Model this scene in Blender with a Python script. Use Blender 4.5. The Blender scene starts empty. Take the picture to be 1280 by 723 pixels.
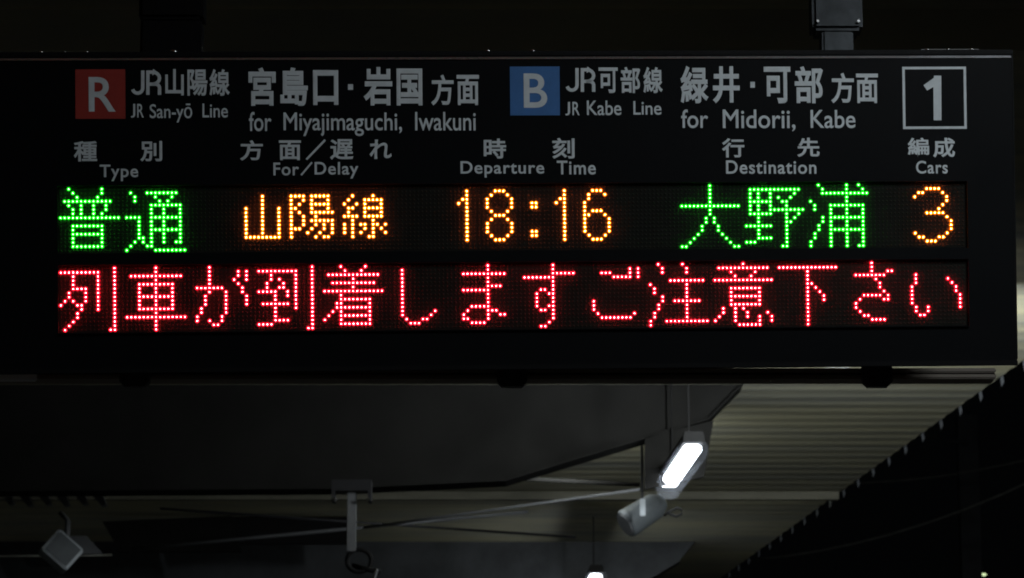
import bpy, bmesh, math, random
from mathutils import Vector, Matrix
random.seed(7)
rad = math.radians
S = bpy.context.scene
COL = S.collection

# ------------------------------------------------------------------ camera
FPX = 3820.0                       # focal length in pixels of a 1280 px wide frame
EYE = Vector((0, 0, 1.6))
PITCH = rad(12)
cam_d = bpy.data.cameras.new('camera')
cam = bpy.data.objects.new('camera', cam_d)
COL.objects.link(cam)
cam_d.sensor_width = 36
cam_d.lens = 36 * FPX / 1280
cam_d.clip_start = 0.05
cam_d.clip_end = 2000
cam.location = EYE
cam.rotation_euler = (rad(90) + PITCH, 0, 0)
S.camera = cam
cam_d.dof.use_dof = True
cam_d.dof.focus_distance = 4.45
cam_d.dof.aperture_fstop = 22

# ------------------------------------------------------------------ world, view
W = bpy.data.worlds.new('World')
S.world = W
W.use_nodes = True
bg = W.node_tree.nodes['Background']
bg.inputs[0].default_value = (0.55, 0.62, 0.7, 1)
bg.inputs[1].default_value = 0.0012
S.view_settings.view_transform = 'Standard'
S.view_settings.look = 'None'
S.view_settings.exposure = 0
S.view_settings.gamma = 1
S.view_settings.use_curve_mapping = False
S.cycles.use_denoising = True
S.cycles.max_bounces = 6
S.cycles.sample_clamp_indirect = 0
S.cycles.filter_width = 1.8 if hasattr(S.cycles, 'filter_width') else 1.5

LAMP_L = 14.0                      # radiance of the canopy luminaires
FRONT_W = 28.0                     # watts of the luminaire in front of the board

# ------------------------------------------------------------------ helpers
def tag(o, label=None, cat=None, group=None, kind=None):
    if label: o['label'] = label
    if cat: o['category'] = cat
    if group: o['group'] = group
    if kind: o['kind'] = kind
    return o

def empty(name, loc, label=None, cat=None, group=None, rot=None):
    o = bpy.data.objects.new(name, None)
    COL.objects.link(o)
    o.empty_display_size = 0.1
    o.location = loc
    if rot: o.rotation_euler = rot
    return tag(o, label, cat, group)

def link(name, me, mat, parent=None, loc=(0, 0, 0), smooth=False):
    if mat is not None and not me.materials:
        me.materials.append(mat)
    o = bpy.data.objects.new(name, me)
    COL.objects.link(o)
    o.parent = parent
    o.location = loc
    if smooth:
        for p in me.polygons: p.use_smooth = True
    return o

def obj(name, bm, mat, parent=None, loc=(0, 0, 0), smooth=False, bevel=0):
    if bevel:
        bmesh.ops.bevel(bm, geom=bm.edges[:], offset=bevel, segments=2, affect='EDGES', clamp_overlap=True)
    bmesh.ops.recalc_face_normals(bm, faces=bm.faces)
    me = bpy.data.meshes.new(name)
    bm.to_mesh(me); bm.free()
    return link(name, me, mat, parent, loc, smooth)

def BM(): return bmesh.new()

def box(bm, x0, x1, y0, y1, z0, z1, M=None):
    v = [bm.verts.new((x, y, z)) for x in (x0, x1) for y in (y0, y1) for z in (z0, z1)]
    for f in ((0,1,3,2),(4,6,7,5),(0,4,5,1),(2,3,7,6),(0,2,6,4),(1,5,7,3)):
        bm.faces.new([v[i] for i in f])
    if M is not None:
        bmesh.ops.transform(bm, matrix=M, verts=v)
    return v

def tube(bm, pts, r, n=8, caps=True):
    pts = [Vector(p) for p in pts]
    rs = r if isinstance(r, (list, tuple)) else [r] * len(pts)
    rings = []
    up = Vector((0, 0, 1))
    for i, p in enumerate(pts):
        d = (pts[min(i + 1, len(pts) - 1)] - pts[max(i - 1, 0)]).normalized()
        a = d.cross(up)
        if a.length < 1e-3: a = d.cross(Vector((0, 1, 0)))
        a.normalize(); b = d.cross(a)
        rings.append([bm.verts.new(p + (a * math.cos(t) + b * math.sin(t)) * rs[i])
                      for t in [2 * math.pi * k / n for k in range(n)]])
    for r0, r1 in zip(rings, rings[1:]):
        for k in range(n):
            bm.faces.new((r0[k], r0[(k + 1) % n], r1[(k + 1) % n], r1[k]))
    if caps:
        bm.faces.new(rings[0][::-1]); bm.faces.new(rings[-1])
    return bm

def prism(bm, pts, y0, y1):
    """polygon (x, z) extruded along y"""
    a = [bm.verts.new((x, y0, z)) for x, z in pts]
    b = [bm.verts.new((x, y1, z)) for x, z in pts]
    bm.faces.new(a); bm.faces.new(b[::-1])
    n = len(pts)
    for k in range(n):
        bm.faces.new((a[k], b[k], b[(k + 1) % n], a[(k + 1) % n]))

def at(px, py, Y):
    """the point at distance Y (world y) seen at a pixel of the 1280 x 723 frame"""
    d = Vector(((px - 640) / FPX, 1, -(py - 361.5) / FPX))
    d = Matrix.Rotation(PITCH, 3, 'X') @ d
    return EYE + d * (Y / d.y)

def atz(px, py, h):
    """the point at height h above the eye seen at a pixel"""
    d = Vector(((px - 640) / FPX, 1, -(py - 361.5) / FPX))
    d = Matrix.Rotation(PITCH, 3, 'X') @ d
    return EYE + d * (h / d.z)

# ------------------------------------------------------------------ materials
def mat(name, col, rough=0.5, metal=0.0, spec=0.5, grain=0.0, gscale=40, bump=0.0, stretch=(1, 1, 1), col2=None, tex='Object'):
    m = bpy.data.materials.new(name)
    m.use_nodes = True
    nt = m.node_tree; N = nt.nodes; L = nt.links
    p = N['Principled BSDF']
    p.inputs['Base Color'].default_value = (*col, 1)
    p.inputs['Roughness'].default_value = rough
    p.inputs['Metallic'].default_value = metal
    p.inputs['Specular IOR Level'].default_value = spec
    if grain or bump:
        tc = N.new('ShaderNodeTexCoord'); mp = N.new('ShaderNodeMapping')
        mp.inputs['Scale'].default_value = stretch
        nz = N.new('ShaderNodeTexNoise')
        nz.inputs['Scale'].default_value = gscale; nz.inputs['Detail'].default_value = 7
        nz.inputs['Roughness'].default_value = 0.65
        L.new(tc.outputs[tex], mp.inputs[0]); L.new(mp.outputs[0], nz.inputs['Vector'])
        if grain:
            cr = N.new('ShaderNodeValToRGB')
            c2 = col2 or tuple(c * (1 - grain) for c in col)
            cr.color_ramp.elements[0].color = (*c2, 1); cr.color_ramp.elements[0].position = 0.35
            cr.color_ramp.elements[1].color = (*col, 1); cr.color_ramp.elements[1].position = 0.62
            L.new(nz.outputs['Fac'], cr.inputs[0]); L.new(cr.outputs[0], p.inputs['Base Color'])
            mr = N.new('ShaderNodeMapRange')
            mr.inputs['To Min'].default_value = min(1, rough + 0.15); mr.inputs['To Max'].default_value = max(0, rough - 0.1)
            L.new(nz.outputs['Fac'], mr.inputs[0]); L.new(mr.outputs[0], p.inputs['Roughness'])
        if bump:
            b = N.new('ShaderNodeBump'); b.inputs['Strength'].default_value = bump; b.inputs['Distance'].default_value = 0.002
            L.new(nz.outputs['Fac'], b.inputs['Height']); L.new(b.outputs[0], p.inputs['Normal'])
    return m

def glow(name, col, strength):
    m = bpy.data.materials.new(name)
    m.use_nodes = True
    N = m.node_tree.nodes; N.clear()
    e = N.new('ShaderNodeEmission'); o = N.new('ShaderNodeOutputMaterial')
    e.inputs[0].default_value = (*col, 1); e.inputs[1].default_value = strength
    m.node_tree.links.new(e.outputs[0], o.inputs[0])
    return m

M_face   = mat('face_black', (0.0032, 0.004, 0.0048), 0.42, grain=0.25, gscale=9, bump=0.03, spec=0.13)
M_frame  = mat('frame_black', (0.004, 0.0045, 0.005), 0.5, grain=0.3, gscale=14, spec=0.15)
M_lip    = mat('lip_metal', (0.36, 0.38, 0.40), 0.24, metal=0.9, grain=0.25, gscale=20, stretch=(1, 6, 6))
M_matrix = mat('led_backing', (0.016, 0.017, 0.015), 0.9, spec=0.0, grain=0.2, gscale=30)
M_print  = mat('white_print', (0.62, 0.68, 0.70), 0.6, grain=0.12, gscale=60)
M_red    = mat('badge_red', (0.33, 0.032, 0.022), 0.5, grain=0.15, gscale=30)
M_blue   = mat('badge_blue', (0.042, 0.155, 0.40), 0.5, grain=0.15, gscale=30)
M_unlit  = mat('led_unlit', (0.011, 0.0135, 0.009), 0.7, spec=0.15)
M_galv   = mat('galvanised_steel', (0.030, 0.036, 0.040), 0.42, metal=0.6, grain=0.45, gscale=22, bump=0.25)
M_dark   = mat('dark_steel', (0.02, 0.02, 0.022), 0.5, grain=0.3, gscale=15, bump=0.1)
M_bolt   = mat('bolt_steel', (0.7, 0.72, 0.72), 0.25, metal=1.0)
M_roof   = mat('roof_sheet', (0.52, 0.49, 0.31), 0.6, grain=0.30, gscale=1.6, stretch=(0.3, 3, 1), bump=0.1, col2=(0.32, 0.32, 0.26))
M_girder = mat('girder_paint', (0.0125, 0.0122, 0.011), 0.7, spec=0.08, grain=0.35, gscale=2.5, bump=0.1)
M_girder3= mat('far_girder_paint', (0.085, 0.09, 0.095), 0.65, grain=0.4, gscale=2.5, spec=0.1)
M_girder2= mat('girder_pale_paint', (0.15, 0.155, 0.16), 0.55, grain=0.35, gscale=3, bump=0.1)
M_duct   = mat('duct_paint', (0.13, 0.11, 0.085), 0.6, grain=0.3, gscale=5, stretch=(0.4, 3, 3))
M_pale   = mat('pale_enamel', (0.55, 0.60, 0.62), 0.45, grain=0.2, gscale=8)
M_black  = mat('black_rubber', (0.010, 0.010, 0.010), 0.7, spec=0.1)
M_rod    = mat('rod_paint', (0.40, 0.40, 0.34), 0.5, grain=0.3, gscale=10)
M_floor  = mat('platform_asphalt', (0.20, 0.20, 0.19), 0.9, grain=0.3, gscale=3)
M_ground = mat('ballast_ground', (0.03, 0.03, 0.03), 0.95, grain=0.4, gscale=4)
M_lamp   = glow('lamp_light', (0.86, 0.92, 1.0), LAMP_L)
M_purlin = mat('purlin_paint', (0.15, 0.143, 0.10), 0.7, grain=0.4, gscale=6, stretch=(0.3, 2, 2))
M_fill  = glow('fill_glow', (0.95, 1.0, 0.86), 26.0)
M_halo = bpy.data.materials.new('halo_shell'); M_halo.use_nodes = True
_n = M_halo.node_tree.nodes; _l = M_halo.node_tree.links; _n.clear()
_o = _n.new('ShaderNodeOutputMaterial'); _m = _n.new('ShaderNodeMixShader'); _t = _n.new('ShaderNodeBsdfTransparent'); _d = _n.new('ShaderNodeBsdfTranslucent')
_d.inputs[0].default_value = (0.80, 0.88, 1.0, 1); _m.inputs[0].default_value = 0.022
_l.new(_t.outputs[0], _m.inputs[1]); _l.new(_d.outputs[0], _m.inputs[2]); _l.new(_m.outputs[0], _o.inputs[0])
M_tiny   = glow('far_signal', (0.8, 1.0, 0.55), 1.2)
M_amber  = glow('led_amber', (360.0, 44.0, 6.0), 1.0)
M_green  = glow('led_green', (5.0, 190.0, 4.5), 1.0)
M_ledred = glow('led_red', (480.0, 9.0, 10.0), 1.0)

# tinted resin round each bright core, oversized and glowing to imitate bloom
M_bodies = {'amber': glow('amber_resin_bloom', (0.95, 0.20, 0.008), 1.0), 'green': glow('green_resin_bloom', (0.006, 0.52, 0.008), 1.0), 'red': glow('red_resin_bloom', (1.1, 0.012, 0.040), 1.0)}
M_mid    = mat('grey_enamel', (0.12, 0.135, 0.142), 0.5, grain=0.25, gscale=8)
# ================================================================== SETTING
HR = 2.5                                             # roof soffit above the eye
g = BM(); box(g, -9, 2.6, -6, 60, -0.3, 0.0)
tag(obj('platform_floor', g, M_floor), 'grey asphalt platform under the canopy', kind='structure')
g = BM(); box(g, -400, 400, -200, 900, -1.5, -1.15)
tag(obj('ground', g, M_ground), 'dark track bed beside the platform', kind='structure')

# canopy roof: folded steel plates running across the platform
def edge_x(Y): return 2.26 - (Y - 13.3) * 0.094
canopy = empty('platform_canopy', (0, 13, EYE.z + HR), 'long platform canopy roof of folded steel plates with a stepped outer edge', 'canopy roof')
def folded(Y0, Y1, z0, pitch, dep, x_left=-9.0):
    bm = BM()
    prof = [(0, 0), (0.30, 0), (0.50, 1), (0.80, 1), (1.0, 0)]
    Y = Y0
    pts = []
    while Y < Y1:
        for u, w in prof[:-1]:
            pts.append((Y + u * pitch, z0 + w * dep))
        Y += pitch
    pts.append((Y, z0))
    a = []; b = []; a2 = []; b2 = []
    for (y, z) in pts:
        xe = edge_x(y)
        a.append(bm.verts.new((x_left, y, z))); b.append(bm.verts.new((xe, y, z)))
        a2.append(bm.verts.new((x_left, y, z + 0.006))); b2.append(bm.verts.new((xe, y, z + 0.006)))
    for i in range(len(pts) - 1):
        bm.faces.new((a[i], b[i], b[i + 1], a[i + 1]))
        bm.faces.new((a2[i], a2[i + 1], b2[i + 1], b2[i]))
        bm.faces.new((b[i], b2[i], b2[i + 1], b[i + 1]))
    return bm
ZR = EYE.z + HR
o1 = obj('roof_plate', folded(-5.0, 17.3, ZR, 0.20, 0.003), M_roof, canopy, -canopy.location)
o2 = obj('roof_plate', folded(17.42, 30, ZR, 0.20, 0.003), M_roof, canopy, -canopy.location)
# end caps of the plates: the little teeth along the outer edge
g = BM(); prism(g, [(.0, .02), (.014, .03), (.018, -.02), (.008, -.042)], 0, .012)
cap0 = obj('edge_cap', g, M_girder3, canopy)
Y = 12.1; first = True
while Y < 24:
    c_ = cap0 if first else cap0.copy()
    if not first: COL.objects.link(c_)
    first = False
    c_.location = (edge_x(Y), Y - canopy.location.y, 0)
    Y += .40

def beam(name, label, cat, pts, Y0, Y1, m, group=None, flange=0.0, fm=None):
    """upright plate cut to an outline (x, z), thickness along y"""
    c = Vector((sum(p[0] for p in pts) / len(pts), (Y0 + Y1) / 2, sum(p[1] for p in pts) / len(pts)))
    t = empty(name, c, label, cat, group)
    g = BM(); prism(g, [(x - c.x, z - c.z) for x, z in pts], Y0 - c.y, Y1 - c.y)
    obj('web', g, m, t)
    if flange:
        g = BM()
        low = pts[:-2]
        for (x0, z0), (x1, z1) in zip(low, low[1:]):
            q = [(x0 - c.x, z0 - c.z - 0.012), (x1 - c.x, z1 - c.z - 0.012), (x1 - c.x, z1 - c.z), (x0 - c.x, z0 - c.z)]
            prism(g, q, Y0 - c.y - flange, Y1 - c.y + flange)
        obj('flange', g, fm or m, t)
    return t

def P(px, py, Y):
    v = at(px, py, Y); return (v.x, v.z)
YG = 13.9
pts = [P(-900, 618, YG), P(420, 610, YG), P(632, 600, YG), P(800, 549, YG), P(885, 524, YG), P(928, 480, YG), P(940, 455, YG)]
beam('canopy_girder', 'nearer broad dark girder across the lower left, its end tapering up beside the lit lamp', 'girder',
     pts + [P(-900, 455, YG)][:1], YG, YG + 0.09, M_girder, 'dark girders under the canopy', 0.05)
YH = 19.6
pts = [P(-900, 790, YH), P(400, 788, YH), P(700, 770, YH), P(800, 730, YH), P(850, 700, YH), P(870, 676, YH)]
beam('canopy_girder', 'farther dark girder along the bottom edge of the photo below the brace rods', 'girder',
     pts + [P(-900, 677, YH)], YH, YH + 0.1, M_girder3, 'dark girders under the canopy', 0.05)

g = BM(); box(g, -9, 0, -0.04, 0.04, -0.12, 0.0)
tag(obj('canopy_purlin', g, M_roof, loc=(edge_x(8.1) - .01, 8.1, ZR)), 'pale cross beam under the roof just above the top edge of the board', 'beam')
# purlin across the plates between the two girders
g = BM(); box(g, -6.2, 0, -0.03, 0.03, -0.045, 0.0)
t = tag(obj('canopy_purlin', g, M_purlin, loc=(edge_x(17.36) - 0.01, 17.36, ZR)), 'thin dark cross beam between the two roof plates right of the lit lamp', 'beam')

# dark sheets standing in for the black opening and the olive area beside it
def panel(name, label, cat, quad, Y, m, th=0.05):
    pts = [P(x, y, Y) for x, y in quad]
    c = Vector((sum(p[0] for p in pts) / 4, Y, sum(p[1] for p in pts) / 4))
    g = BM(); prism(g, [(x - c.x, z - c.z) for x, z in pts], 0, th)
    return tag(obj(name, g, m, loc=c), label, cat)
panel('dark_sheet', 'black sheet standing in for the dark opening left of the slim hanging post', 'panel', [(300, 680), (436, 680), (436, 640), (290, 645)], 18.4, M_black)
panel('dark_sheet', 'olive dark sheet standing in for a dark area behind the brace rods at the lower left', 'panel', [(150, 690), (302, 690), (290, 645), (128, 652)], 18.3, M_girder)
panel('gusset_plate', 'grey steel plate behind the lit lamp at the girder end', 'plate', [(806, 612), (880, 596), (892, 526), (806, 547)], 13.85, M_girder, 0.03)

# ================================================================== BRACE RODS, LAMPS
def rod(p, q, r, label, m, group='thin brace rods under the canopy'):
    c = (p + q) / 2
    g = BM(); tube(g, [p - c, q - c], r, 6)
    return tag(obj('brace_rod', g, m, loc=c, smooth=True), label, 'rod', group)
rod(at(165, 687, 17.0), at(660, 640, 16.6), 0.010, 'pale brace rod rising to the right across the lower left', M_girder2)
rod(at(200, 636, 16.5), at(720, 672, 16.9), 0.008, 'dark brace rod falling to the right behind the slim hanging post', M_dark)
rod(at(-40, 696, 17.2), at(140, 694, 17.2), 0.006, 'short level rod at the bottom left corner', M_rod)
rod(at(455, 660, 16.4), at(800, 612, 15.6), 0.008, 'brace rod running up to the loudspeaker', M_girder2)
rod(at(640, 598, 15.0), at(800, 606, 15.0), 0.012, 'short pale rod under the tapered end of the near girder', M_girder)
rod(at(30, 56, 9.0), at(180, 10, 9.2), 0.008, 'dark rod left of the black hanging post above the board', M_dark)
rod(at(480, -6, 9.0), at(800, 70, 9.4), 0.012, 'dark rod slanting down between the two hanging posts above the board', M_dark)

def lamp(near, far, width, label, group, extra=None, up=None, aim=0):
    """long luminaire: steel tray with a glowing diffuser below, hung by two straps"""
    d = (far - near); L = d.length; c = (near + far) / 2
    rz = math.atan2(d.y, d.x) - math.pi / 2
    t = empty('canopy_lamp', c, label, 'lamp', group, rot=(0, 0, rz))
    g = BM(); prism(g, [(-width * .6, .05), (-width * .5, .07), (width * .5, .07), (width * .6, .05), (width * .6, .022), (-width * .6, .022)], -L / 2 - .05, L / 2 + .05)
    obj('tray', g, M_black, t)
    slim = width < .05
    g = BM(); tube(g, [(0, v, -.004) for v in (-L / 2 - .07, -L / 2 - .055, -L / 2 - .02, L / 2 + .02, L / 2 + .055, L / 2 + .07)], [.025, .05, .064, .064, .05, .025], 20)
    if slim: g.free()
    else: obj('halo_shell', g, M_halo, t, smooth=True)  # translucent shell added to imitate the glow round the lamp
    g = BM(); box(g, -width / 2, width / 2, -L / 2, L / 2, -0.012, 0.022)
    obj('diffuser', g, M_lamp, t, bevel=0.008)
    for s in (-1, 1):
        if ZR - c.z < .12: continue
        g = BM(); tube(g, [(0, s * L * .35, .07), (0, s * L * .35, ZR - c.z)], .004, 6)
        obj('hanger_rod', g, M_black, t)
    for W_, zz_ in ((extra, -0.016), (up, 0.075)):
        if not W_: continue
        ld = bpy.data.lights.new('luminaire_light', 'AREA')
        ld.shape = 'RECTANGLE'; ld.size = width; ld.size_y = L; ld.energy = W_; ld.color = (0.90, 0.96, 1.0)
        lo = bpy.data.objects.new('luminaire_light', ld); COL.objects.link(lo)
        lo.parent = t; lo.location = (0, 0, zz_)
        if zz_ > 0: lo.rotation_euler = (math.pi - rad(aim), 0, 0)
    return t
LG = 'long luminaires under the canopy'
lamp(atz(866, 562, 2.05), atz(836, 606, 2.05), 0.075, 'brilliant white long lamp lit under the near girder end', LG)
lamp(atz(745, 722, 2.10), atz(727, 761, 2.10), 0.07, 'farther lit lamp at the bottom edge, only its tip showing', LG)
# the luminaire in front of the board, right of and above the viewer
lamp(Vector((1.25, 2.2, 3.62)), Vector((1.25, 3.4, 3.62)), 0.085, 'lit long lamp above the viewer that lights the face of the board', LG, FRONT_W)

lamp(Vector((1.40, 11.1, EYE.z + 2.31)), Vector((1.32, 12.2, EYE.z + 2.31)), 0.085, 'long lamp hidden behind the right half of the board that washes the roof plates', LG, None, 115, 58)
lamp(Vector((.2, 14.15, EYE.z + 2.40)), Vector((.17, 14.8, EYE.z + 2.40)), 0.085, 'unseen long lamp added behind the near girder to light the roof beyond it', LG, 2, 40, 55)  # added out of sight to brighten the roof past the girder
g = BM(); tube(g, [(-.55, 0, 0), (.55, 0, 0)], .009, 10)
t = empty('fill_strip', (1.15, 17.415, ZR - .016), 'added slim glowing strip hidden on the far side of the thin cross beam', 'lamp')  # glowing strip added, hidden by the purlin, to brighten the far roof
obj('tube', g, M_fill, t)
g = BM(); box(g, -.57, .57, -.018, -.010, -.008, .02); obj('tray', g, M_girder, t)

# pale cylinder loudspeaker on its bracket under the near lamp
def frame_from(p, q):
    return (q - p).to_track_quat('Z', 'Y').to_euler()
a0 = at(782, 656, 14.55); a1 = at(828, 627, 14.62)
t = empty('loudspeaker', (a0 + a1) / 2, 'grey drum shaped loudspeaker hanging below the lit lamp', 'loudspeaker', rot=frame_from(a0, a1))
g = BM(); Ls = (a1 - a0).length / 2
tube(g, [(0, 0, -Ls), (0, 0, -Ls * .9), (0, 0, Ls * .6), (0, 0, Ls)], [0.066, 0.072, 0.064, 0.038], 24)
obj('drum', g, M_mid, t, smooth=False)
g = BM(); tube(g, [(0, 0, -Ls - .006), (0, 0, -Ls + .001)], 0.056, 24)
obj('grille', g, M_girder2, t)
t = empty('speaker_bracket', at(803, 640, 14.3), 'short white bracket strap holding the drum loudspeaker', 'bracket')
g = BM(); box(g, -.012, .014, -.006, .006, -.02, .062)
obj('strap', g, M_pale, t, bevel=.003)
g = BM(); box(g, -.006, .006, -.006, .006, .062, .5)
obj('drop_arm', g, M_dark, t)
g = BM(); pts = [at(830, 645, 13.4), at(838, 639, 13.4), at(846, 635, 13.4), at(852, 637, 13.4), at(852, 643, 13.4), at(845, 646, 13.4), at(838, 643, 13.4), at(833, 640, 13.4)]
c = pts[0]; tube(g, [p - c for p in pts], .006, 6)
tag(obj('cable_loop', g, M_black, loc=c, smooth=True), 'small black cable loop right of the drum loudspeaker', 'cable')

# slim hanging post with its clamp and a round horn at its foot
yb = 13.0
top = at(440, 612, yb); bot = at(440, 690, yb)
t = empty('hanging_post', top, 'slim grey post hanging from the near girder with a ring below', 'post')
g = BM(); box(g, -.020, .020, -.02, .02, bot.z - top.z, .0); obj('post', g, M_girder2, t, bevel=.003)
g = BM(); box(g, -.085, .085, -.05, .05, -.012, .035); box(g, -.085, -.07, -.05, .05, -.055, -.012); box(g, .07, .085, -.05, .05, -.055, -.012)
obj('clamp', g, M_dark, t)
for s in (-1, 1):
    g = BM(); tube(g, [(s * .072, -.06, -.05), (s * .072, -.045, -.05)], .007, 8); obj('bolt', g, M_bolt, t)
g = BM()
cc = at(449, 701, yb) - top
ring = [cc + Vector((math.cos(a) * .052, 0, math.sin(a) * .048)) for a in [k * math.pi / 12 for k in range(25)]]
tube(g, ring, .010, 8, caps=False)
tube(g, [cc + Vector((-.03, .02, -.02)), cc + Vector((.09, -.02, -.05))], .012, 8)
obj('ring', g, M_black, t, smooth=True)
g = BM(); tube(g, [cc + Vector((.065, -.03, -.085)), cc + Vector((.078, -.03, -.04))], .009, 8); obj('screw_eye', g, M_bolt, t)

# pale square floodlight at the left
t = empty('floodlight', at(76, 690, 15.5), 'pale square floodlight tilted like a diamond at the bottom left', 'floodlight', rot=(rad(-12), rad(40), rad(14)))
g = BM(); box(g, -.085, .085, -.05, .05, -.073, .073); obj('housing', g, M_pale, t, bevel=.008)
g = BM(); box(g, -.070, .070, -.056, -.05, -.060, .060); obj('glass', g, M_mid, t)
p = at(76, 676, 15.52); q = at(60, 640, 15.5)
g = BM(); tube(g, [Vector((-.01, .0, .06)), Vector((-.08, 0.02, .16)), Vector((-.14, .03, .17))], .014, 8); obj('arm', g, M_girder2, t, smooth=True)
panel('gusset_plate', 'small slanted grey plate right of the diamond floodlight', 'plate', [(92, 693), (128, 692), (108, 670), (86, 670)], 16.2, M_girder2)

# sawtooth row of plate ends catching light at far left
for k in range(6):
    p = at(10 + k * 23, 625 + (k % 2) * 1.5, 14.6)
    g = BM(); prism(g, [(-.032, .02), (.018, .02), (.034, -.022), (.012, -.028)], -.03, .03)
    tag(obj('plate_end', g, M_girder2, loc=p), ['leftmost', 'second from the left', 'third from the left', 'fourth from the left', 'fifth from the left', 'rightmost'][k] + ' of the small pale plate ends under the near girder', 'plate end', 'row of plate ends')

# night beyond the platform edge: mast, wires, a tiny lamp
t = empty('mast', (0, 0, 0), 'faint steel mast in the dark at the lower right', 'mast')
b = at(1214, 723, 40); t.location = (b.x, 40, -1.15)
g = BM(); tp = at(1214, 520, 40).z + 1.15
box(g, -.13, .13, -.1, .1, 0, tp); obj('pole', g, M_girder2, t)
g = BM(); tube(g, [(0, -.12, tp - .4), (-2.2, -.12, tp + .1)], .03, 6); obj('bracket_arm', g, M_girder2, t)
def wire(a, b, lab):
    c = (a + b) / 2; g = BM(); n = 12
    pts = [(a.lerp(b, k / n)) - c - Vector((0, 0, .35 * (1 - (2 * k / n - 1) ** 2))) for k in range(n + 1)]
    tube(g, pts, .012, 5)
    tag(obj('overhead_wire', g, M_rod, loc=c, smooth=True), lab, 'wire', 'overhead wires in the dark')
wire(at(940, 700, 34), at(1500, 480, 30), 'faint overhead wire rising to the right past the mast')
wire(at(960, 600, 38), at(1500, 500, 34), 'fainter upper overhead wire in the dark at the right')
g = BM()
bmesh.ops.create_icosphere(g, subdivisions=2, radius=.02, matrix=Matrix.Diagonal((3.2, 1, 1, 1)))
tag(obj('signal_light', g, M_tiny, loc=at(1228, 718.5, 45)), 'tiny greenish light beside the mast foot', 'signal light')

# ================================================================== HANGING POSTS OF THE BOARD
def hanger(px0, px1, py_neck, py_b, Y, m, label, neck):
    a = at(px0, py_b, Y); b = at(px1, py_b, Y); w = (b.x - a.x) / 2; c = (a + b) / 2
    t = empty('hanger_post', c, label, 'hanger post', 'posts that carry the departure board')
    zn = at(px0, py_neck, Y).z - c.z
    g = BM(); box(g, -w, w, -.03, .03, zn, ZR - c.z + .0); obj('pole', g, m, t, bevel=.006)
    g = BM(); box(g, -w * neck, w * neck, -.024, .024, -.02, zn + .002); obj('neck', g, m, t, bevel=.004)
    for s in (-1, 1) if neck < .9 else ():
        g = BM(); tube(g, [(s * w * .8, -.036, zn + .012), (s * w * .8, -.026, zn + .012)], .0022, 8); obj('bolt', g, M_bolt, t)
    return t, c
tR, cR = hanger(1014, 1077, 44, 64, 4.60, M_galv, 'galvanised steel post with a narrower neck standing on the board at the right', .62)
tL, cL = hanger(175, 255, 30, 64, 4.60, M_frame, 'black post standing on the board at the left', .95)

# ================================================================== THE DEPARTURE BOARD
PI6 = 0.006                                           # LED pitch
def rotm(a, b, c):
    return Matrix.Rotation(c, 3, 'Z') @ Matrix.Rotation(b, 3, 'Y') @ Matrix.Rotation(a, 3, 'X')
bpy.context.view_layer.update()
CM = Matrix.LocRotScale(EYE, Matrix.Rotation(rad(90) + PITCH, 3, 'X'), None)
RB = rotm(-0.0352832725, 0.0609944426, 0.00745265895)
TB = Vector((0.00921489878, 0.0427253441, -4.5))
FIX = Matrix(((1, 0, 0), (0, 0, 1), (0, -1, 0)))      # local x right, y into the board, z up
board_m = CM @ Matrix.Translation(TB) @ (RB @ FIX).to_4x4()
board = empty('departure_board', (0, 0, 0), 'wide black station departure board with rows of lit red, green and amber dots', 'departure board')
board.matrix_world = board_m

def bl(px, py):
    """pixel -> (x, z) on the face of the board"""
    d = Vector(((px - 640) / FPX, -(py - 361.5) / FPX, -1))
    n = RB @ Vector((0, 0, 1))
    p = d * (TB.dot(n) / d.dot(n))
    q = RB.transposed() @ (p - TB)
    return q.x, q.y
def led(c, r): return ((c - 111.5) * PI6, -(r - 18) * PI6)
GAP = 19.31

x0, z1 = bl(-14, 66); x1, z0 = bl(1271.5, 457)
x1b, _ = bl(1272, 200)
D = 0.20
# housing, frame, face
g = BM(); box(g, x0 + .003, x1 - .003, 0.004, D, z0 + .003, z1 - .003)
obj('housing', g, M_frame, board, bevel=.003)
fz1 = bl(640, 71.0)[1]                               # lower edge of the top frame
fr = .0035
for (a, b_, c_, d_) in ((x0, x1, fz1, z1), (x0, x1, z0, z0 + .008), (x0, x0 + fr, z0 + .008, fz1), (x1 - fr, x1, z0 + .008, fz1)):
    g = BM(); box(g, a, b_, -.0064, .012, c_, d_); obj('frame', g, M_frame, board, bevel=.0012)
# bright ledge just under the top frame
g = BM()
zz = fz1
a = [g.verts.new(v) for v in ((x0 + fr, -.0045, zz), (x1 - fr, -.0045, zz), (x1 - fr, -.0068, zz - .0045), (x0 + fr, -.0068, zz - .0045), (x0 + fr, -.0045, zz - .0045), (x1 - fr, -.0045, zz - .0045))]
g.faces.new((a[0], a[1], a[2], a[3])); g.faces.new((a[3], a[2], a[5], a[4]))
obj('ledge', g, M_lip, board)
wx0 = led(-.6, 0)[0]; wx1 = led(223.0, 0)[0]
rows = []
for off in (0, GAP):
    rows.append((led(0, off + 15.75)[1], led(0, off - .75)[1]))
fx0, fx1, fzt, fzb = x0 + fr, x1 - fr, fz1, z0 + .008
g = BM()
yf0, yf1 = -.005, .001
box(g, fx0, fx1, yf0, yf1, rows[0][1], fzt)
box(g, fx0, fx1, yf0, yf1, rows[1][1], rows[0][0])
box(g, fx0, fx1, yf0, yf1, fzb, rows[1][0])
for (za, zb) in rows:
    box(g, fx0, wx0, yf0, yf1, za, zb); box(g, wx1, fx1, yf0, yf1, za, zb)
me_ = g
obj('front_panel', g, M_face, board)
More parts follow.
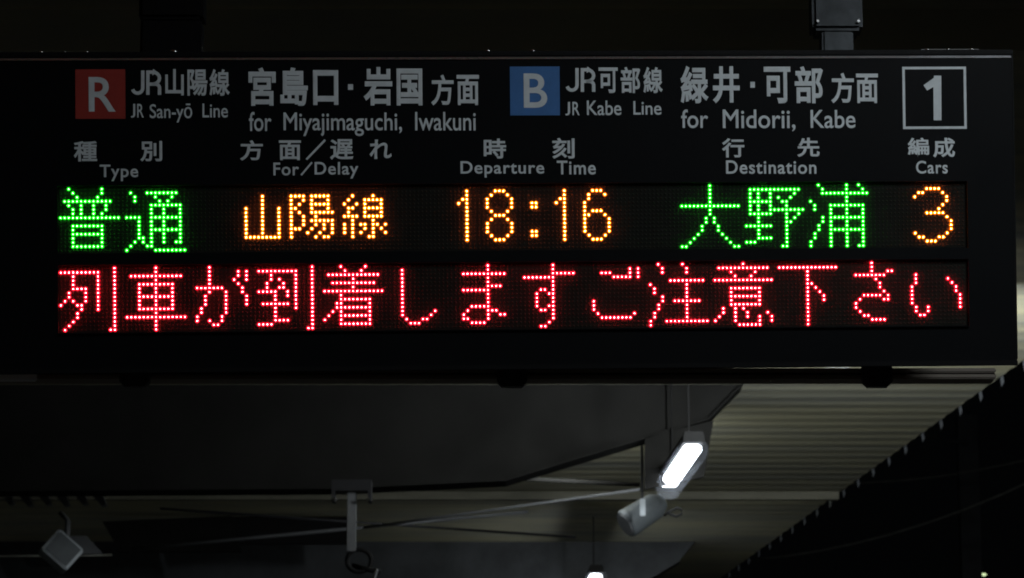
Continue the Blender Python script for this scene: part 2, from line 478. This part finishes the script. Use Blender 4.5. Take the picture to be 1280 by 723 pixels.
# thin lip under the lower LED window
g = BM(); box(g, wx0, wx1, -.009, yf0, rows[1][0] - .0012, rows[1][0]); obj('window_lip', g, M_face, board)
for (za, zb) in rows:
    g = BM(); box(g, wx0 + .0005, wx1 - .0005, .0012, .0035, za + .0005, zb - .0005); obj('led_panel', g, M_matrix, board)

# ---- characters in LED dots
def rowset(s):
    out = set()
    for r in s.split('|'):
        if ':' not in r: continue
        k, v = r.split(':')
        ks = range(int(k.split('-')[0]), int(k.split('-')[-1]) + 1)
        for it in v.split(','):
            a = it.split('-')
            for c in range(int(a[0]), int(a[-1]) + 1):
                for kk in ks: out.add((c, kk))
    return out
UP = [
 ('green', 0, '0:2,10|1:3,10|2:4,9|3:1-12|4:2,5,8,11|5:3,5,8,11|6:3,5,8,10|7:0-14|9:3-10|10:3,10|11:3-10|12:3,10|13:3,10|14:3-10'),
 ('green', 16, '1:1,5-12|2:2,7,11|3:2,8,10|4:6-13|5:6,9,13|6:6,9,13|7:0-3,6-13|8:3,6,9,13|9:3,6,9,13|10:3,6-13|11:3,6,9,13|12:3,4,6,9,13|13:2,4,6,9,12,13|14:1,5,6|15:0,7-14'),
 ('amber', 45, '2-4:4|5-11:0,4,8|12:0-8'),
 ('amber', 56, '2:0-3,5-9|3:0,3,5,9|4:0,2,5-9|5:0,1,5,9|6:0,2,5-10|7:0,3,6|8:0,3,5-10|9:0,3,6,8,10|10:0,1,2,5,8,10|11:0,4,7,10|12:0,6,8,9'),
 ('amber', 69, '2:2,7|3:1,5-9|4:0,3,5,9|5:1,2,5-9|6:1,5,9|7:0-3,5-9|8:2,7|9:0,2,4,5,7,8,10|10:0,2,5,7,9|11:0,2,4,7,10|12:2,6,7'),
 ('amber', 97, '1:2|2:2|3:1,2|4:0,2|5-13:2'),
 ('amber', 104, '1:2,3,4|2:1,5|3-5:0,6|6:1,5|7:2,3,4|8:1,5|9-11:0,6|12:1,5|13:2,3,4'),
 ('amber', 115, '4-5:0,1|11-12:0,1'),
 ('amber', 121, '1:2|2:2|3:1,2|4:0,2|5-13:2'),
 ('amber', 128, '1:2,3,4|2:1,5|3:1|4:0|5:0|6:0,2,3,4|7:0,1,5|8-11:0,6|12:1,5|13:2,3,4'),
 ('green', 152, '0-4:7|5:0-14|6-7:7|8-9:6,8|10-11:5,9|12:4,10|13:3,11|14:2,12|15:0,1,13,14'),
 ('green', 168, '1:1-13|2:1,3,6,12|3:1,3,6,8,11|4:1-6,9,10|5:1,3,6,10|6:1,3,6-14|7:1-6,10,13|8:3,10,12|9:3,10,11|10:0-6,10|11-12:3,10|13:3-6,10|14:0-2,10|15:9,10'),
 ('green', 184, '0:2,9,12|1:3,9,13|2:3-14|3:9|4:0,9|5:1,5-13|6:1,5,9,13|7:5,9,13|8:3,5-13|9:3,5,9,13|10:2,5,9,13|11:2,5-13|12:1,5,9,13|13:1,5,9,13|14:0,5,9,13|15:0,5,9,12,13'),
 ('amber', 210, '1:3-6|2:1,2,7|3:0,8|4:8|5:7|6:6|7:3-7|8:8|9-11:9|12:0,8|13:1,2,6,7|14:3-5'),
]
LO = [
 (0, '0:13|1:0-9,13|2-4:3,9,13|5:3-6,9,13|6-7:2,6,9,13|8:1,3,6,9,13|9:0,4,5,9,13|10:5,9,13|11-12:4,13|13:3,13|14:2,13|15:1,12,13'),
 (16, '0-1:7|2:1-13|3:7|4:3-11|5-6:3,7,11|7:3-11|8-9:3,7,11|10:3-11|11:7|12:0-14|13-15:7'),
 (32, '0:4|1-2:4,11,13|3:4,10,13|4:4,11|5:1-7,12|6:4,8,12|7-9:3,8,13|10-11:2,8|12:1,7|13:1,4,7|14:5,6'),
 (48, '0:13|1:0-9,13|2:3,9,13|3:3,5,9,13|4:2,6,9,13|5:2,5,6,9,13|6:0-4,7,9,13|7:4,7,9,13|8:4,9,13|9:1-7,9,13|10:4,9,13|11-12:4,13|13:4-7,13|14:0-3,13|15:12,13'),
 (64, '0:4,10|1:5,9|2:1-13|3:7|4:2-12|5:7|6:0-14|7:4|8:4-11|9:3,4,11|10:3-11|11:2,4,11|12:1,4-11|13:0,4,11|14:4-11'),
 (80, '1-10:3|11:3,11|12:3,10|13:4,8,9|14:5-7'),
 (96, '0-1:8|2:2-12|3-4:8|5:8-11|6:2-8|7-9:8|10:4-8|11:3,8,9,10|12:2,8,11,12|13:2,3,8|14:4-7'),
 (112, '0-1:8|2:8-13|3:1-8|4-5:8|6:5,6,8|7:4,7,8|8-9:4,8|10:4,7,8|11:5,6,8|12-13:8|14:7|15:5,6'),
 (128, '1:11,13|2:4-6,11,13|3:7-11,13|9-11:2|12:3,12|13:4-11'),
 (144, '0:2,8|1-2:3,9|4:5-13|5:0,9|6-7:1,9|8:3,9|9:3,6-12|10-11:2,9|12:1,9|13:1,9|14:0,4-14|15:0'),
 (160, '0:7|1:1-13|2:4,10|3:5,9|4:0-14|6:4-11|7:4,11|8:4-11|9:4,11|10:4-11|11:2,5,7|12:2,5,8,13|13:1,5,8,11,14|14:0,5,11,14|15:6-11'),
 (176, '1:0-14|2-4:7|5:7,8|6:7,9|7:7,10|8-9:7,11|10-15:7'),
 (192, '0-1:7|2:7,11,12|3:3-10|4:8|5-6:9|7:10|8:5-9,11|9:4,10,11|10-11:3|12:4|13:5,6|14:7-10'),
 (208, '3:2|4:2,10|5:2,11|6:1,12|7:1,12|8-10:1,13|11:2,5,13|12:2,5|13:3,4'),
]
def dome(bm, x, z, r, seg=8, y0=.0012, tip=.0030):
    rings = []
    for k, (a, h) in enumerate(((1.0, 0.0), (1.0, .45), (.78, .80))):
        rings.append([bm.verts.new((x + r * a * math.cos(2 * math.pi * i / seg), y0 - tip * h, z + r * a * math.sin(2 * math.pi * i / seg))) for i in range(seg)])
    top = bm.verts.new((x, y0 - tip, z))
    for q0, q1 in zip(rings, rings[1:]):
        for i in range(seg):
            bm.faces.new((q0[i], q0[(i + 1) % seg], q1[(i + 1) % seg], q1[i]))
    for i in range(seg):
        bm.faces.new((rings[-1][i], rings[-1][(i + 1) % seg], top))
EM = {'green': M_green, 'amber': M_amber, 'red': M_ledred}
lit = [set(), set()]
jobs = [(c, base, s, 0) for c, base, s in UP] + [('red', base, s, 1) for base, s in LO]
LEDR = .00084
for colr, base, s, line in jobs:
    dots = rowset(s)
    g = BM()
    cx, cz = led(base + 7, line * GAP + 7.5)
    for (c, r) in dots:
        lit[line].add((base + c, r))
        x, z = led(base + c, line * GAP + r)
        dome(g, x - cx, z - cz, LEDR, tip=.0026)
        n0 = len(g.faces)
        dome(g, x - cx, z - cz, .0035, tip=.0010)
        g.faces.ensure_lookup_table()
        for k in range(n0, len(g.faces)): g.faces[k].material_index = 1
    o = obj('led_character', g, EM[colr], board, (cx, 0, cz))
    o.data.materials.append(M_bodies[colr])
    tag(o, {'green': 'character of lit green dots', 'amber': 'character of lit amber dots', 'red': 'character of lit red dots'}[colr])
for line in (0, 1):
    g = BM()
    for c in range(0, 223):
        for r in range(16):
            if (c, r) not in lit[line]:
                x, z = led(c, line * GAP + r)
                dome(g, x, z, .00165, seg=6, tip=.0009)
    tag(obj('unlit_leds', g, M_unlit, board), kind='stuff')

# ---- printed lettering
def text_mesh(s, bold=0.0, space=1.0):
    cu = bpy.data.curves.new('lettering', 'FONT')
    cu.body = s; cu.size = 1; cu.resolution_u = 6; cu.bevel_depth = bold; cu.bevel_resolution = 0; cu.space_character = space
    cu.fill_mode = 'FRONT' if False else 'BOTH'
    cu.extrude = 0.0
    to = bpy.data.objects.new('lettering', cu); COL.objects.link(to)
    dg = bpy.context.evaluated_depsgraph_get(); dg.update()
    me = bpy.data.meshes.new_from_object(to.evaluated_get(dg))
    bpy.data.objects.remove(to); bpy.data.curves.remove(cu)
    return me
def put(bm, s, bx, bold=0.0, space=1.0):
    me = text_mesh(s, bold, space)
    xs = [v.co.x for v in me.vertices]; ys = [v.co.y for v in me.vertices]
    ax, az = bl(bx[0], bx[3]); cx, cz = bl(bx[2], bx[3]); dx, dz = bl((bx[0] + bx[2]) / 2, bx[1])
    sx = (cx - ax) / (max(xs) - min(xs)); sz = (dz - az) / (max(ys) - min(ys))
    tilt = (cz - az) / (cx - ax)
    vs = []
    for v in me.vertices:
        x = ax + (v.co.x - min(xs)) * sx
        vs.append(bm.verts.new((x, -v.co.z * .006, az + (v.co.y - min(ys)) * sz + (x - ax) * tilt)))
    for p in me.polygons:
        if min(me.vertices[i].co.z for i in p.vertices) < -1e-5: continue
        try: bm.faces.new([vs[i] for i in p.vertices])
        except ValueError: pass
    for v in vs:
        if not v.link_faces: bm.verts.remove(v)
    bpy.data.meshes.remove(me)
def flat(name, bm, m, y, parent=board, th=.0003):
    """thin printed film"""
    bmesh.ops.recalc_face_normals(bm, faces=bm.faces)
    for f in bm.faces:
        if f.normal.y > 0: f.normal_flip()
    xs = [v.co.x for v in bm.verts]; zs = [v.co.z for v in bm.verts]
    c = Vector(((min(xs) + max(xs)) / 2, y, (min(zs) + max(zs)) / 2))
    for v in bm.verts: v.co -= Vector((c.x, 0, c.z))
    me = bpy.data.meshes.new(name); bm.to_mesh(me); bm.free()
    return link(name, me, m, parent, c)
YL = yf0 - .0004
def word(items, bold=.0, space=1.0, m=None, y=YL, name='lettering'):
    for it in items:
        g = BM(); put(g, it[0], it[1:5], bold, space)
        flat(name, g, m or M_print, y)
def stroke(bm, pts, w, px=True):
    """constant width stroke through pixel points"""
    q = [Vector((*bl(*p),)) for p in pts]
    hw = w * .5 * .001178
    L = []; Rr = []
    for i, p in enumerate(q):
        if i == 0: n = (q[1] - q[0]).normalized(); k = 1
        elif i == len(q) - 1: n = (q[-1] - q[-2]).normalized(); k = 1
        else:
            d0 = (q[i] - q[i-1]).normalized(); d1 = (q[i+1] - q[i]).normalized()
            n = (d0 + d1).normalized(); k = 1 / max(.5, n.dot(d0))
        nn = Vector((-n.y, n.x)) * hw * k
        L.append(bm.verts.new((p.x + nn.x, 0, p.y + nn.y))); Rr.append(bm.verts.new((p.x - nn.x, 0, p.y - nn.y)))
    for i in range(len(q) - 1):
        bm.faces.new((L[i], L[i+1], Rr[i+1], Rr[i]))
def arc(cx, cy, rx, ry, a0, a1, n=8):
    return [(cx + rx * math.cos(rad(a0 + (a1 - a0) * k / n)), cy + ry * math.sin(rad(a0 + (a1 - a0) * k / n))) for k in range(n + 1)]

def jr(xj0, xj1, xr0, xr1, yt, yb):
    g = BM(); w = 4.2
    # J
    r = (xj1 - xj0) / 2 - w / 2; cx = (xj0 + xj1) / 2 - .3
    stroke(g, [(xj1 - w / 2, yt)] + arc(cx + .3, yb - w / 2 - r, r, r, 0, 165), w)
    # R
    xr = xr1 - w / 2; xl = xr0 + w / 2; ym = yt + (yb - yt) * .56; hr = (ym - yt) / 2
    stroke(g, [(xl, yb), (xl, yt + w / 2), (xr - hr, yt + w / 2)] + arc(xr - hr, (yt + w / 2 + ym) / 2, hr, (ym - yt - w / 2) / 2, -90, 90) + [(xl + w / 2, ym)], w)
    stroke(g, [(xr - hr - 1, ym)] + arc(xr - 5, ym + 5, 5, 5, -90, 0, 5) + [(xr, yb)], w)
    return flat('lettering', g, M_print, YL)

B2 = .022; B1 = .008
def badge(m, box_, ch, cb, nm):
    ax, az = bl(box_[0], box_[3]); cx, cz = bl(box_[2], box_[1])
    c = ((ax + cx) / 2, (az + cz) / 2)
    g = BM(); w = (cx - ax) / 2; h = (cz - az) / 2
    box(g, -w, w, -.0006, .0, -h, h)
    o = obj('line_badge', g, m, board, (c[0], yf0 - .0001, c[1]))
    tag(o, nm)
    g = BM(); put(g, ch, cb, .012)
    l = flat('badge_letter', g, M_print, 0)
    l.parent = o; l.location = (l.location.x - c[0], -.0010, l.location.z - c[1])
badge(M_red, (94.8, 87.3, 156.8, 149.3), 'R', (111.3, 97, 145, 140.3), 'square red line badge')
badge(M_blue, (637.6, 83.8, 699, 145), 'B', (654.5, 92.5, 683.8, 135.5), 'square blue line badge')
jr(163.8, 180.8, 183, 201.8, 88.8, 119.3)
word([('山', 206.8, 87, 230, 120), ('陽', 234.5, 87.5, 259.5, 120.5), ('線', 262, 87, 287.5, 120.5)], B2)
word([('J', 163.8, 130.5, 169.3, 147.8), ('R', 171.8, 130.5, 180, 147.6)], B1); word([('San-yō', 187.5, 130, 240.5, 153.8)], B1); word([('Line', 253.3, 130, 285, 147.7)], B1)
word([('宮', 310.8, 85, 345, 133), ('島', 350.5, 85, 385, 133), ('口', 391.5, 88.3, 423, 132)], .03)
word([('岩', 454.5, 84.5, 490.5, 132.5), ('国', 495.8, 86.3, 528, 132.5)], .03)
word([('方', 538.8, 93.8, 567, 132.5), ('面', 570.8, 94.3, 598.8, 132)], B2)
def rect(x0_, y0_, x1_, y1_, nm='lettering'):
    g = BM(); stroke(g, [((x0_ + x1_) / 2, y0_), ((x0_ + x1_) / 2, y1_)], x1_ - x0_); return flat(nm, g, M_print, YL)
rect(435, 106, 441.3, 113, 'middle_dot'); rect(937.3, 103, 943, 110.3, 'middle_dot')
word([('for', 311.3, 140.5, 339.5, 164.7)], B1); word([('Miyajimaguchi,', 354.5, 141, 502.5, 170.8)], B1); word([('Iwakuni', 518.8, 140.5, 594.5, 164)], B1)
jr(706.3, 723, 725.5, 743.8, 85.8, 115.5)
word([('可', 748, 85, 772, 117), ('部', 775.5, 84.3, 800, 117), ('線', 803.8, 84.3, 828, 117)], B2)
word([('J', 706.3, 128, 712.3, 144.9), ('R', 715.2, 128, 724.3, 144.7)], B1); word([('Kabe', 733.3, 126.3, 776.3, 144.7)], B1); word([('Line', 791.3, 127, 826.3, 144.2)], B1)
word([('緑', 850.3, 83, 885.4, 129.8), ('井', 890.5, 83.5, 924.2, 129.8)], .026)
word([('可', 954.5, 84, 987.8, 129.8), ('部', 993, 83.4, 1028.4, 129.8)], .026)
word([('方', 1038.3, 91.6, 1066.9, 129.8), ('面', 1069.6, 92.7, 1097, 129.5)], B2)
word([('for', 851, 137.4, 884.7, 160.8)], B1); word([('Midorii,', 903, 137.4, 993.7, 164.8)], B1); word([('Kabe', 1012.6, 138, 1068.6, 160.8)], B1)
word([('種', 92.5, 176.8, 121.8, 202.5), ('別', 175.5, 176.8, 203, 202.5)], B2); word([('Type', 125, 206.3, 173, 227)], B2 * .7, 1.1)
word([('方', 300, 175.8, 328.8, 201.3), ('面', 348.8, 176, 376.3, 200.8), ('遅', 412.5, 174.5, 441.8, 200.3), ('れ', 461.8, 175, 489.5, 199.3)], B2)
g = BM(); stroke(g, [(383, 200), (406.5, 175.5)], 2.6); flat('slash', g, M_print, YL)
word([('For', 341.8, 203.8, 373.8, 220)], B2 * .7, 1.1); word([('Delay', 393.3, 203, 448, 223.8)], B2 * .7, 1.1)
g = BM(); stroke(g, [(376.5, 219.5), (390, 203.5)], 2.2); flat('slash', g, M_print, YL)
word([('時', 604.5, 173.8, 632.5, 198.8), ('刻', 690, 173, 718, 199)], B2)
word([('Departure', 575.5, 201.8, 680, 222.6)], B2 * .7, 1.1); word([('Time', 695.8, 201.3, 744.3, 218.8)], B2 * .7, 1.1)
word([('行', 901.9, 173.4, 930, 197.5), ('先', 995.7, 172.8, 1023.9, 196.8)], B2); word([('Destination', 907, 200.8, 1019.8, 218)], B2 * .7, 1.1)
word([('編', 1133.9, 172.8, 1160.7, 197.5), ('成', 1165.5, 172.8, 1193, 197.5)], B2); word([('Cars', 1144.2, 201.4, 1183.8, 217.6)], B2 * .7, 1.1)
g = BM()
xa, za = bl(1128, 162); xb, zb = bl(1206.5, 84)
w = .0038
for (p, q, r_, s_) in ((xa, xb, zb - w, zb), (xa, xb, za, za + w), (xa, xa + w, za + w, zb - w), (xb - w, xb, za + w, zb - w)):
    v = [g.verts.new(c) for c in ((p, 0, r_), (q, 0, r_), (q, 0, s_), (p, 0, s_))]; g.faces.new(v)
flat('number_box', g, M_print, YL)
g = BM()
x_ = lambda a, b_: (bl(a, b_)[0], 0, bl(a, b_)[1])
g.faces.new([g.verts.new(x_(*p)) for p in ((1166.5, 95.3), (1175.6, 95.3), (1175.9, 151), (1166.2, 151), (1165.8, 109.5), (1158, 113.8), (1153.5, 107.2), (1166.5, 98))])
flat('platform_number', g, M_print, YL)

# small fittings along the top of the board
def topfit(px, kind):
    x, _ = bl(px, 66)
    g = BM()
    if kind == 'plate':
        xe, _ = bl(1225, 66); box(g, 0, xe - x, -.004, .006, 0, .0022)
        return obj('top_plate', g, M_bolt, board, (x, .012, z1 + .0002))
    bmesh.ops.create_icosphere(g, subdivisions=2, radius=.0035 if kind == 'b' else .006, matrix=Matrix.Diagonal((1, .8, .55, 1)))
    return obj('bolt', g, M_bolt, board, (x, .004, z1 + .001), smooth=True)
for px in (51, 80, 108, 610, 666): topfit(px, 'b')
topfit(217, 'c')
topfit(1153, 'plate')
for px in (1160, 1186, 1215): topfit(px, 'b')

# duct running behind the foot of the board, and its clamps
YD = 4.85
a = at(-60, 459, YD); b = at(1245, 459, YD); lo = at(600, 473.5, YD)
c = Vector(((a.x + b.x) / 2, YD, lo.z)); hw = (b.x - a.x) / 2; h = a.z - lo.z
duct = empty('mounting_rail', c, 'brown black double rail running along the foot of the departure board', 'rail')
for k in range(2):
    g = BM(); box(g, -hw, hw, 0, .05, h * .52 * k, h * (.40 + .52 * k)); obj('rail', g, M_duct, duct, bevel=.002)
g = BM(); box(g, -hw, hw, .012, .045, h * .36, h * .56); obj('web', g, M_dark, duct)
pa = at(-25, 477.5, YD); pb = at(47, 464, YD)
g = BM(); box(g, pa.x - c.x, pb.x - c.x, -.012, -.001, pa.z - c.z, pb.z - c.z)
obj('lit_patch', g, M_pale, duct, bevel=.002)  # pale piece put in for the lit left stretch of the rail
for px in (170, 640, 1095):
    p = at(px, 466, YD)
    g = BM(); prism(g, [(-.024, .06), (-.024, -.008), (-.016, -.016), (.016, -.016), (.024, -.008), (.024, .06)], -.02, -.001)
    cl = obj('clamp', g, M_dark, duct, (p.x - c.x, 0, 0))
    for s in (-1, 1):
        g = BM(); tube(g, [(s * .015, -.025, -.004), (s * .015, -.0195, -.004)], .003, 8); obj('bolt', g, M_bolt, cl)
